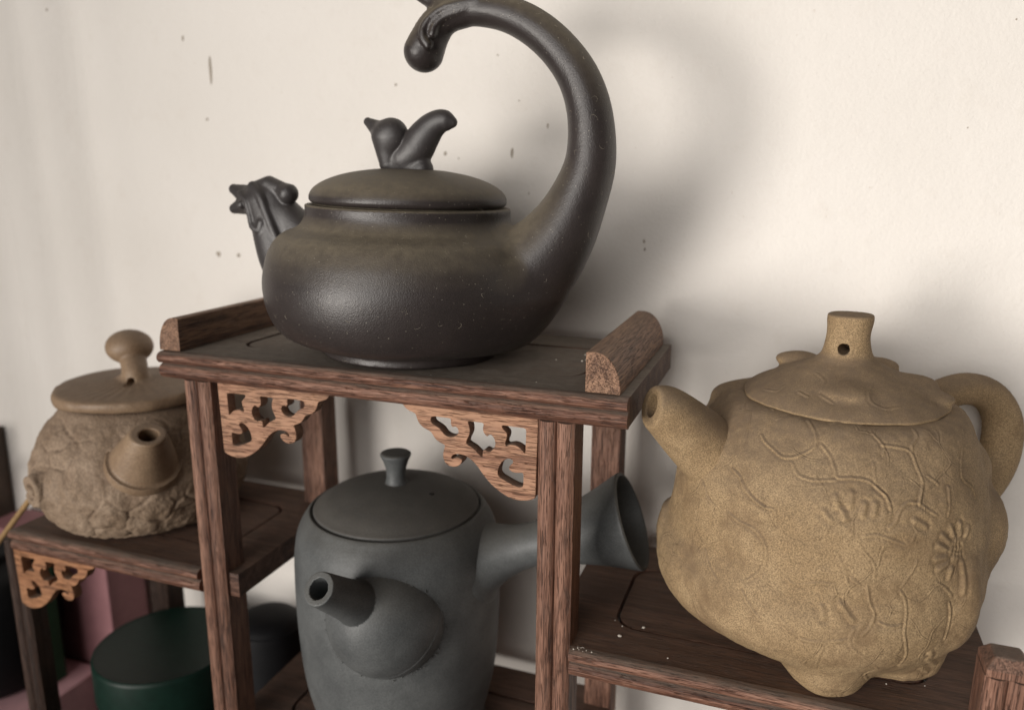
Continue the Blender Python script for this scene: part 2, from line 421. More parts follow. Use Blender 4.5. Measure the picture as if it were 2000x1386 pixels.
# ------------------------------------------------------------------ materials
class NT:
    def __init__(s, name):
        s.m = bpy.data.materials.new(name); s.m.use_nodes = True
        s.t = s.m.node_tree; s.b = s.t.nodes["Principled BSDF"]
        s.tc = s.t.nodes.new("ShaderNodeTexCoord").outputs["Object"]
        s.geo = s.t.nodes.new("ShaderNodeNewGeometry")
    def n(s, typ, **k):
        nd = s.t.nodes.new(typ)
        for a, v in k.items():
            if hasattr(nd, a) and a not in nd.inputs: setattr(nd, a, v)
        return nd
    def set(s, sock, v):
        if isinstance(v, bpy.types.NodeSocket): s.t.links.new(v, sock)
        else: sock.default_value = v
    def mapping(s, scale, loc=(0, 0, 0), rot=(0, 0, 0)):
        nd = s.n("ShaderNodeMapping"); s.set(nd.inputs["Vector"], s.tc)
        nd.inputs["Scale"].default_value = scale; nd.inputs["Location"].default_value = loc; nd.inputs["Rotation"].default_value = rot
        return nd.outputs[0]
    def noise(s, vec, scale, detail=4, rough=.6, dist=0.0):
        nd = s.n("ShaderNodeTexNoise"); s.set(nd.inputs["Vector"], vec)
        nd.inputs["Scale"].default_value = scale; nd.inputs["Detail"].default_value = detail
        nd.inputs["Roughness"].default_value = rough; nd.inputs["Distortion"].default_value = dist
        return nd.outputs["Fac"]
    def voro(s, vec, scale, feature='F1', out="Distance", rnd=1.0):
        nd = s.n("ShaderNodeTexVoronoi"); nd.feature = feature; s.set(nd.inputs["Vector"], vec); nd.inputs["Scale"].default_value = scale
        nd.inputs["Randomness"].default_value = rnd
        return nd.outputs[out]
    def ramp(s, fac, stops, interp='LINEAR'):
        nd = s.n("ShaderNodeValToRGB"); nd.color_ramp.interpolation = interp; s.set(nd.inputs[0], fac)
        e = nd.color_ramp.elements
        while len(e) < len(stops): e.new(.5)
        for q, (p, c) in zip(e, stops):
            q.position = p; q.color = (c, c, c, 1) if not isinstance(c, tuple) else (*c, 1)
        return nd.outputs[0]
    def math(s, op, a, b=0.0, c=0.0, clamp=False):
        nd = s.n("ShaderNodeMath"); nd.operation = op; nd.use_clamp = clamp
        s.set(nd.inputs[0], a); s.set(nd.inputs[1], b); s.set(nd.inputs[2], c)
        return nd.outputs[0]
    def mix(s, fac, a, b, mode='MIX'):
        nd = s.n("ShaderNodeMix"); nd.data_type = 'RGBA'; nd.blend_type = mode; nd.clamp_factor = True
        s.set(nd.inputs[0], fac)
        for k, v in ((6, a), (7, b)):
            s.set(nd.inputs[k], (*v, 1) if isinstance(v, tuple) else v)
        return nd.outputs[2]
    def upness(s):
        nd = s.n("ShaderNodeSeparateXYZ"); s.set(nd.inputs[0], s.geo.outputs["Normal"]); return nd.outputs[2]
    def bump(s, h, dist, strength=1.0, prev=None):
        nd = s.n("ShaderNodeBump"); s.set(nd.inputs["Height"], h); nd.inputs["Distance"].default_value = dist; nd.inputs["Strength"].default_value = strength
        if prev: s.set(nd.inputs["Normal"], prev)
        return nd.outputs[0]
    def out(s, col, rough, nrm=None, spec=.5):
        s.set(s.b.inputs["Base Color"], (*col, 1) if isinstance(col, tuple) else col)
        s.set(s.b.inputs["Roughness"], rough)
        s.b.inputs["Specular IOR Level"].default_value = spec
        if nrm: s.set(s.b.inputs["Normal"], nrm)
        return s.m

def wood(name, axis, dark, mid, light, dust=(.17, .145, .12), dust_amt=.75, rough=.55, seed=0.0, cut=.5):
    t = NT(name)
    along = {'x': (.4, 10, 10), 'y': (10, .4, 10), 'z': (10, 10, .4)}[axis]
    vec = t.mapping(along, (seed, seed * 1.7, seed * .6))
    big = t.noise(vec, 14, 3, .55, .8)
    fine = t.noise(vec, 150, 6, .75, .25)
    f = t.math('ADD', t.math('MULTIPLY', big, .4), t.math('MULTIPLY', fine, .6))
    col = t.ramp(f, [(cut - .1, dark), (cut, mid), (cut + .11, light)])
    along2 = {'x': (.8, 16, 16), 'y': (16, .8, 16), 'z': (16, 16, .8)}[axis]
    pore = t.noise(t.mapping(along2, (seed, 0, 3)), 130, 2, .5)
    pm = t.ramp(pore, [(.55, 0.0), (.62, 1.0)])
    col = t.mix(t.math('MULTIPLY', pm, .55), col, tuple(c * .55 for c in dark))
    up = t.ramp(t.upness(), [(.45, 0.0), (.95, 1.0)])
    dn = t.noise(t.tc, 160, 6, .7)
    d2 = t.noise(t.tc, 1900, 2, .5)
    da = t.math('MULTIPLY', up, t.ramp(t.math('ADD', t.math('MULTIPLY', dn, .7), t.math('MULTIPLY', d2, .3)), [(.3, .45 * dust_amt), (.62, dust_amt)]))
    # a thin film of dust over everything, thicker on what faces up
    film = t.math('MULTIPLY', t.ramp(t.noise(t.tc, 90, 5, .7), [(.45, 0.0), (.75, .3)]), .4)
    col = t.mix(t.math('MAXIMUM', da, film), col, dust)
    h = t.math('SUBTRACT', t.math('MULTIPLY', fine, .5), t.math('MULTIPLY', pm, .6))
    return t.out(col, t.math('ADD', t.math('MULTIPLY', da, .3), rough), t.bump(h, .0007, .9), .35)

def clay(name, c1, c2, dust, dust_amt, rough, crease=None, veins=False, grain=1500, grain_amt=.25, bumpd=.00012, lint=0.0, mott=60, spec=.4, dlo=.2, patch=None):
    t = NT(name)
    a = t.noise(t.tc, mott, 5, .65)
    col = t.mix(t.ramp(a, [(.35, 0.0), (.68, 1.0)]), c1, c2)
    g = t.noise(t.tc, grain, 2, .6)
    gd = t.ramp(g, [(.36, 1 - grain_amt), (.5, 1.0), (.66, 1 + grain_amt)])
    col = t.mix(1.0, col, gd, 'MULTIPLY')
    if patch:
        pc, lo, hi, sc = patch
        col = t.mix(t.ramp(t.noise(t.tc, sc, 6, .7, .3), [(lo, 0.0), (hi, 1.0)]), col, pc)
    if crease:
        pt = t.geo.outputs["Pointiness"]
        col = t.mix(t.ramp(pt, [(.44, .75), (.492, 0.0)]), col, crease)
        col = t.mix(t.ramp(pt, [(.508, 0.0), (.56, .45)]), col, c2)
    vh = None
    if veins:
        nz = t.n("ShaderNodeTexNoise"); t.set(nz.inputs["Vector"], t.tc); nz.inputs["Scale"].default_value = 60; nz.inputs["Detail"].default_value = 1
        vm = t.n("ShaderNodeVectorMath"); vm.operation = 'MULTIPLY_ADD'
        t.set(vm.inputs[0], nz.outputs["Color"]); vm.inputs[1].default_value = (.016, .016, .016); t.set(vm.inputs[2], t.tc)
        ve = t.voro(vm.outputs[0], 58, 'DISTANCE_TO_EDGE')
        gate = t.ramp(t.noise(t.tc, 70, 2, .5), [(.46, 0.0), (.56, 1.0)])
        vl = t.math('MULTIPLY', t.ramp(ve, [(.0, 1.0), (.022, 0.0)]), gate)
        vd = t.math('MULTIPLY', t.ramp(ve, [(.012, 0.0), (.03, 1.0), (.055, 0.0)]), gate)
        col = t.mix(t.math('MULTIPLY', vd, .18), col, crease)
        vh = t.math('SUBTRACT', t.math('MULTIPLY', vl, .6), t.math('MULTIPLY', vd, .4))
    up = t.ramp(t.upness(), [(dlo, 0.0), (min(.98, dlo + .6), 1.0)])
    dn = t.noise(t.tc, 240, 5, .75)
    dm = t.math('MULTIPLY', up, t.ramp(dn, [(.3, .55 * dust_amt), (.65, dust_amt)]))
    col = t.mix(dm, col, dust)
    if lint:
        v = t.voro(t.mapping((1, 1, 1), (3, 1, 2)), 1050, 'F1')
        vc = t.n("ShaderNodeTexVoronoi"); t.set(vc.inputs["Vector"], t.mapping((1, 1, 1), (3, 1, 2))); vc.inputs["Scale"].default_value = 1050
        sep = t.n("ShaderNodeSeparateColor"); t.set(sep.inputs[0], vc.outputs["Color"])
        pick = t.math('GREATER_THAN', sep.outputs[0], .8)
        sp = t.math('MULTIPLY', t.math('LESS_THAN', v, t.math('MULTIPLY', sep.outputs[1], .24)), pick)
        col = t.mix(t.math('MULTIPLY', sp, lint), col, (.32, .29, .23))
    b1 = t.bump(g, bumpd, 1.0)
    b2 = t.bump(a, bumpd * 3, .6, b1)
    if vh: b2 = t.bump(vh, .00028, .8, b2)
    return t.out(col, t.math('ADD', t.math('MULTIPLY', dm, .35), rough), b2, spec)

def plain(name, col, rough, var=.15, bumpd=.0001, sc=120, spec=.4):
    t = NT(name)
    a = t.noise(t.tc, sc, 5, .65)
    c = t.mix(t.ramp(a, [(.3, 0.0), (.7, 1.0)]), tuple(x * (1 - var) for x in col), tuple(min(1, x * (1 + var)) for x in col))
    return t.out(c, rough, t.bump(a, bumpd, .7), spec)

DK, MD, LT = (.034, .0145, .009), (.12, .049, .029), (.28, .15, .102)
W_X = wood("wood_along_x", 'x', DK, MD, LT, seed=1.0, cut=.48)
W_TOP = wood("wood_top", 'x', DK, (.10, .05, .033), (.2, .115, .075), dust=(.235, .205, .17), dust_amt=.95, seed=2.0)
W_LOW = wood("wood_low_shelf", 'x', (.045, .02, .013), (.12, .058, .038), (.22, .115, .078), dust=(.16, .115, .088), dust_amt=.5, seed=3.0)
W_Z = wood("wood_along_z", 'z', DK, (.17, .083, .055), LT, seed=4.0, cut=.48)
W_SHADED = wood("wood_leg_shaded", 'z', (.02, .011, .008), (.05, .027, .019), (.09, .05, .036), dust=(.1, .075, .06), seed=7.0)  # darker copy of the leg wood; left-end shade put into its colour
W_Y = wood("wood_along_y", 'y', (.06, .03, .02), (.2, .11, .07), (.36, .21, .13), dust=(.3, .22, .16), dust_amt=.5, seed=5.0, cut=.47)
W_ORANGE = wood("wood_fretwork", 'x', (.08, .034, .02), (.235, .112, .066), (.4, .22, .135), seed=6.0, cut=.43, rough=.6)
BLACK = clay("black_clay", (.027, .0215, .0205), (.036, .0285, .027), (.155, .128, .088), .9, .39, grain=1700, grain_amt=.12, lint=.55, bumpd=.00012, spec=.5, dlo=.15)
BLACK_CLEAN = clay("black_clay_moulded", (.027, .023, .023), (.036, .031, .031), (.1, .085, .07), .35, .46, grain=1700, grain_amt=.1, lint=.25, bumpd=.00012, spec=.7, dlo=.4)
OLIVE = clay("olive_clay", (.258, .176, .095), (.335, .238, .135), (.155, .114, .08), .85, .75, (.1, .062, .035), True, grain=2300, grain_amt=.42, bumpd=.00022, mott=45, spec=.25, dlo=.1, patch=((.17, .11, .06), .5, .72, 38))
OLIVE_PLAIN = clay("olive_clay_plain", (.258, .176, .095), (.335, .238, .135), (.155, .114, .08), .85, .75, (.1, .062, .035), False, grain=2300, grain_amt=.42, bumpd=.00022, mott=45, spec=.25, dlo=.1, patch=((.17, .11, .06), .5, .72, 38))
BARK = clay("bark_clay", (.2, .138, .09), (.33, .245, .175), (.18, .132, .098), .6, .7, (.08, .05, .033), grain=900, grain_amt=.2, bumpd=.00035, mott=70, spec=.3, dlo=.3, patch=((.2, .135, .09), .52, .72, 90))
BARK_SMOOTH = clay("bark_clay_smooth", (.21, .138, .085), (.28, .195, .125), (.155, .112, .08), .6, .5, grain=900, grain_amt=.12, bumpd=.00015, mott=70, spec=.4, dlo=.4)
GREY = clay("grey_clay", (.068, .072, .073), (.105, .11, .11), (.095, .085, .07), .6, .5, grain=1400, grain_amt=.15, bumpd=.0001, mott=50, spec=.4, dlo=.3)
GREY_LID = clay("grey_clay_dusty", (.058, .058, .056), (.082, .08, .076), (.105, .094, .08), .6, .6, grain=1400, grain_amt=.15, bumpd=.0001, mott=80, spec=.35, dlo=.2)
GREEN = plain("green_lacquer_tin", (.005, .02, .014), .45, .2, .00003, 200, .25)
DARKM = plain("dark_glaze", (.006, .006, .007), .6, spec=.2)
PINK = plain("pink_paper", (.27, .125, .135), .7, .08)
PINK2 = plain("bright_pink_paper", (.66, .38, .41), .7, .08)
CLOTH = plain("table_wood", (.09, .055, .04), .8, .08, .0003, 400)
CABINET = plain("dark_cabinet_wood", (.06, .038, .026), .5, .4, .0002, 60)
LEDGE = plain("worn_ledge_wood", (.26, .15, .09), .6, .3, .0002, 80)
GREENBOX = plain("green_card", (.015, .07, .03), .6)
BAMBOO = plain("bamboo_skewer", (.32, .2, .09), .5, .25, .0001, 300)
HOLE = plain("dark_inside", (.01, .008, .007), .8)
LINT = plain("pale_lint", (.36, .32, .25), .9)
CRUMB = plain("white_crumb", (.62, .57, .5), .8)
STAIN = plain("wall_stain", (.33, .285, .235), .9)

t = NT("plaster")
a = t.noise(t.tc, 7, 4, .55); b = t.noise(t.tc, 55, 6, .7)
c = t.mix(t.ramp(a, [(.3, 0.0), (.7, 1.0)]), (.725, .688, .642), (.79, .753, .71))
c = t.mix(t.math('MULTIPLY', t.ramp(b, [(.55, 0.0), (.8, 1.0)]), .35), c, (.66, .605, .545))
sp = t.noise(t.tc, 420, 3, .6)
c = t.mix(t.math('MULTIPLY', t.ramp(sp, [(.71, 0.0), (.76, 1.0)]), .35), c, (.5, .42, .34))
fine = t.noise(t.tc, 600, 4, .65)
PLASTER = t.out(c, .85, t.bump(b, .0016, .5, t.bump(fine, .0005, .6)), .2)

# ------------------------------------------------------------------ wall and table
WALL_Y = 13.0
bm = bmesh.new()
xs = np.concatenate([[-160], np.linspace(-85, -30, 90), [120]]); zs_ = [-60, -20, 0, 10, 20, 30, 110]
def wy(x, z):
    g_ = min(1, max(0, (-36 - x) / 5)) * min(1, max(0, (x + 84) / 6))
    u_ = x + .05 * z
    return WALL_Y + g_ * (.3 * math.sin(u_ * 1.25) + .3 * math.sin(u_ * .62 + 1.0) + .08 * math.sin(u_ * 2.7))  # waves added to the left wall so its shape gives soft vertical shade bands
gv = [[bm.verts.new(Vector((x, wy(x, z), z)) * S) for z in zs_] for x in xs]
for a_, b_ in zip(gv, gv[1:]):
    for k in range(len(zs_) - 1): bm.faces.new((a_[k], b_[k], b_[k + 1], a_[k + 1])).smooth = True
bk = [bm.verts.new(Vector((x, WALL_Y + 8, z)) * S) for x, z in ((-160, -60), (120, -60), (120, 110), (-160, 110))]
bm.faces.new(bk[::-1])
me = bpy.data.meshes.new("wall"); bm.to_mesh(me); bm.free()
wall = link("wall", me, PLASTER, kind='structure')
table = link("tabletop", box("tabletop", -110, 90, -20, WALL_Y - .6, -33, -30), CLOTH, kind='structure')

def chip(cx, cz, wd, ht, seed):
    r = random.Random(seed); n = 9
    pts = []
    for i in range(n):
        a = 2 * math.pi * i / n; q = r.uniform(.6, 1.0)
        pts.append((cx + wd / 2 * math.cos(a) * q, cz + ht / 2 * math.sin(a) * q))
    return pts
for i, (x, z, wd, ht) in enumerate(((-29.11, 14.39, .24, 2.2), (-9.43, 9.38, .22, .62), (-31.01, 16.31, .16, .45), (-29.59, 3.15, .5, .42), (-28.02, 3.15, .38, .3), (-2.04, 4.85, .14, .26), (-1.99, 4.45, .14, .22),
                                    (-10.27, 14.42, .16, .12), (-16.4, 13.12, .22, .18), (-9.04, 12.08, .12, .1), (-13.4, 9.37, .22, .32), (-12.6, 9.1, .1, .14), (13.58, 14.83, .1, .1), (12.27, 10.37, .08, .1), (-7.42, 10.76, .14, .3),
                                    (-36.6, 11.8, .16, .3), (-29.64, 11.5, .25, .22), (-8.44, 7.24, .1, .14), (-41.9, 18.6, .2, .25))):
    link("stain", prism("stain", chip(x, z, wd, ht, i), 'y', WALL_Y - .015, WALL_Y + .01), STAIN, wall)

# ------------------------------------------------------------------ rack
rack = empty("display_rack", (-11.27, 5.3, -30), "dark stepped wooden display rack with beaded legs and carved fretwork brackets", "display rack")
RL = (11.27, -5.3, 30)
def rk(name, me, mat, parent=None, bevel=0, **k):
    if parent is None: o = link(name, me, mat, rack, RL, **k)
    else: o = link(name, me, mat, parent, (0, 0, 0), **k)
    if bevel: bev(o, bevel)
    return o

def rrect(x0, x1, y0, y1, r, n=6):
    pts = []
    for cx, cy, a0 in ((x1 - r, y0 + r, -90), (x1 - r, y1 - r, 0), (x0 + r, y1 - r, 90), (x0 + r, y0 + r, 180)):
        for i in range(n + 1):
            a = math.radians(a0 + 90 * i / n); pts.append((cx + r * math.cos(a), cy + r * math.sin(a)))
    return pts

def moulding_profile(y0, z0):
    pts = [(.42, 0), (.2, 0)]
    for i in range(9):
        a = math.radians(80 - 160 * i / 8); pts.append((.2 - .31 * math.cos(a), -.28 + .275 * math.sin(a)))
    pts.append((.27, -.585))
    for i in range(9):
        a = math.radians(75 - 130 * i / 8); pts.append((.26 - .28 * math.cos(a), -.92 + .32 * math.sin(a)))
    pts += [(.24, -1.28), (.42, -1.28)]
    return [(y0 + a, z0 + b) for a, b in pts]

def shelf(x0, x1, z, mat, fx0=None, fx1=None, inset=2.5, y1=10.65):
    fr = plate("shelf", [(x0, .42), (x1, .42), (x1, y1), (x0, y1)], [rrect(x0 + inset, x1 - inset, 2.5, y1 - 2.45, 1.1)], 1.24, .02)
    fr.transform(Matrix.Translation((0, 0, (z - .64) * S)))
    o = rk("shelf", fr, mat)
    g = .13
    pn = plate("panel", rrect(x0 + inset + g, x1 - inset - g, 2.5 + g, y1 - 2.45 - g, 1.05), [], 1.1, .05)
    pn.transform(Matrix.Translation((0, 0, (z - .60) * S)))
    rk("panel", pn, mat, o)
    rk("moulding", prism("moulding", moulding_profile(0, z), 'x', x0 if fx0 is None else fx0, x1 if fx1 is None else fx1, 30), W_X, o)
    return o
shelf(-22.5, 0, 0, W_TOP)
shelf(-34.35, -19.2, -11.12, W_LOW, -34.35, -21.31)
shelf(-3.3, 14.36, -11.12, W_LOW, -2.07, 12.88)
shelf(-21.2, -2.2, -20.4, W_LOW, -19.75, -3.65)
shelf(-35.6, -21.4, -28.0, W_LOW)
shelf(-2.05, 12.9, -28.0, W_LOW)

def leg_profile(x0, y0, wd=1.5, dp=1.5):
    pts = [(x0, y0 + dp), (x0, y0 + .16)]
    r = wd / 4
    for b in range(2):
        cx = x0 + r + b * 2 * r
        for i in range(9):
            a = math.radians(205 + 130 * i / 8)
            pts.append((cx + (r - .02) * math.cos(a) / math.cos(math.radians(25)), y0 + .3 + .36 * math.sin(a)))
        if b == 0: pts.append((x0 + wd / 2, y0 + .27))
    pts += [(x0 + wd, y0 + .16), (x0 + wd, y0 + dp)]
    return pts
def leg(x0, z0, z1, front=True):
    if front: me = prism("leg", leg_profile(x0, .1), 'z', z0, z1, 35)
    else: me = box("leg", x0, x0 + 1.5, 9.1, 10.6, z0, z1)
    o = rk("leg", me, W_Z); 
    if not front: bev(o, .06)
    return o
for x0 in (-21.28, -3.6):
    leg(x0, -30, -1.285); leg(x0, -30, -1.285, False)
rk("leg", prism("leg", leg_profile(-36.25, .85, 1.35, 1.15), 'z', -30, -12.37, 35), W_SHADED)
bev(rk("leg", box("leg", -34.3, -32.8, 9.1, 10.6, -30, -12.37), W_SHADED), .06)
for x0 in (12.92,):
    leg(x0, -30, -8.75)
    # chamfered post head
    bm = bmesh.new()
    lo = [(x0, .1), (x0 + 1.5, .1), (x0 + 1.5, 1.6), (x0, 1.6)]
    rings = [(0, -8.748), (0, -8.45), (.3, -8.05)]
    vs = [[bm.verts.new(Vector((x + (d if x == x0 else -d), y + (d if y < 1 else -d), z)) * S) for x, y in lo] for d, z in rings]
    for a_, b_ in zip(vs, vs[1:]):
        for i in range(4): bm.faces.new((a_[i], a_[(i + 1) % 4], b_[(i + 1) % 4], b_[i]))
    bm.faces.new(vs[-1]); bm.faces.new(vs[0][::-1])
    me = bpy.data.meshes.new("post_head"); bm.to_mesh(me); bm.free()
    rk("post_head", me, W_Z, None, .06)
    leg(x0, -30, -12.37, False)

# end rails of the top shelf: quarter round with a flat inner face
def rail(xi, sgn, wd=1.38, ht=1.62):
    pts = [(xi, 0), (xi, ht - .03), (xi + sgn * .12, ht)]
    for i in range(11):
        a = math.radians(90 - 82 * i / 10)
        pts.append((xi + sgn * (.35 + (wd - .35) * math.cos(a)), .1 + (ht - .1) * math.sin(a)))
    pts.append((xi + sgn * wd, 0))
    return prism("end_rail", [(x, z + .004) for x, z in pts], 'y', .38, 10.4, 35)
rk("end_rail", rail(-21.5, -1, 1.22, 1.58), W_Y, None, .03)
rk("end_rail", rail(-1.77, 1, 1.40, 1.62), W_Y, None, .03)

# fretwork brackets, traced once (cm from the corner by the leg: x away from the leg, z down)
def bc(pts): return [((957 - x) / 142.6, -(y - 752 + (957 - x) * .112) / 142.6 * 1.0) for x, y in pts]
B_OUT = [(80, 650), (520, 697), (957, 752), (950, 1000), (945, 1245), (900, 1258), (840, 1262), (780, 1245), (720, 1210), (660, 1160), (610, 1100), (580, 1055), (550, 1022), (520, 998), (484, 980), (450, 976), (420, 980), (404, 996),
         (412, 1012), (428, 1000), (448, 998), (470, 1004), (480, 1018), (470, 1040), (440, 1060), (400, 1058), (368, 1040), (352, 1010), (350, 975), (360, 940), (366, 918), (335, 908), (295, 880), (276, 835), (235, 820), (195, 790), (176, 745), (172, 720), (130, 705), (95, 680)]
B_H = [[(728, 793), (883, 812), (879, 972), (866, 950), (835, 922), (795, 908), (757, 922), (752, 900), (766, 872), (768, 842), (742, 820)],
       [(512, 768), (622, 780), (611, 808), (615, 840), (640, 868), (652, 850), (672, 856), (690, 885), (692, 925), (672, 950), (648, 962), (630, 945), (608, 950), (612, 998), (596, 985), (570, 955), (540, 930), (500, 912), (512, 880), (530, 850), (530, 805)],
       [(275, 737), (410, 752), (402, 785), (415, 810), (432, 800), (450, 812), (458, 838), (440, 865), (400, 873), (360, 855), (340, 820), (310, 800), (272, 780)],
       [(780, 995), (805, 1010), (800, 1030), (780, 1045), (775, 1065), (800, 1085), (840, 1088), (868, 1082), (868, 1180), (820, 1172), (750, 1135), (710, 1112), (706, 1080), (722, 1035), (745, 1008)]]
def dens(pts):
    q = np.array(pts + [pts[0]], float); out = []
    for a, b in zip(q[:-1], q[1:]):
        k = max(2, int(np.linalg.norm(b - a) / .12))
        out += [tuple(a + (b - a) * t / k) for t in range(k)]
    o = np.array(out); o2 = .25 * np.roll(o, 1, 0) + .5 * o + .25 * np.roll(o, -1, 0)
    return [tuple(v) for v in o2]
br_me = plate("bracket", dens(bc(B_OUT)), [dens(bc(h)) for h in B_H], .55, .03)
W_AMBER = wood("wood_fretwork_amber", 'x', (.09, .034, .016), (.27, .115, .053), (.42, .2, .095), seed=8.0, cut=.43, rough=.6)
def bracket(x, z, flip, me0, mat=None):
    me = me0.copy()
    mt = Matrix(((-1 if flip else 1, 0, 0, x * S), (0, 0, -1, .72 * S), (0, 1, 0, z * S), (0, 0, 0, 1)))
    me.transform(mt)
    bm = bmesh.new(); bm.from_mesh(me); bmesh.ops.recalc_face_normals(bm, faces=bm.faces); bm.to_mesh(me); bm.free()
    return rk("bracket", me, mat or W_ORANGE)
bracket(-19.55, -1.31, False, br_me)
bracket(-3.68, -1.31, True, br_me)
bracket(-34.85, -12.43, False, br_me, W_AMBER)
bracket(12.85, -12.43, True, br_me)

# ------------------------------------------------------------------ black teapot
bt = empty("teapot", (-11.5, 4.47, .11), "glossy black teapot with tall hooked overhead handle and bird-headed spout on the top shelf", "teapot", (0, math.radians(1.5), 0))
P, F, N = nets(black_pot, (-7, -7, -.15), (10, 7, 17), .1, 2)
P = relax(P, F, np.clip((13.6 - P[:, 2]) / .5, 0, 1) * np.clip((P[:, 0] - 3.5) / 1.0, 0, 1), 24)
N = vnormals(P, F)
BP, BN = P, N
fc = P[F].mean(1)
ish = (black_handle(fc) < black_body(fc) - .02) & (fc[:, 0] > 5.0)
body = link("body", mesh_np("body", P, F[~ish], N), BLACK, bt)
link("handle", mesh_np("handle", P, F[ish], N), BLACK, bt)
P, F, N = nets(black_spout, (-10.6, -1.9, .5), (-3.5, 1.9, 8.2), .06)
P = relax(P, F, np.clip((5.9 - P[:, 2]) / .5, 0, 1), 16); N = vnormals(P, F)
fc = P[F].mean(1)
link("spout", mesh_np("spout", P, F[black_body(fc) > -.3], N), BLACK_CLEAN, bt)
lid = link("lid", lathe("lid", [(0, 6.6), (4.1, 6.6), (4.2, 6.76), (4.3, 6.79), (4.4, 6.84), (4.47, 6.98), (4.42, 7.22), (4.2, 7.5), (3.7, 7.8), (3.0, 8.05), (2.2, 8.22), (1.3, 8.33), (0, 8.36)], 160, 8), BLACK, bt)
P, F, N = nets(black_knob, (-2.8, -1.2, 7.9), (2.8, 1.2, 11.3), .05)
link("knob", mesh_np("knob", P, F, N), BLACK_CLEAN, lid)

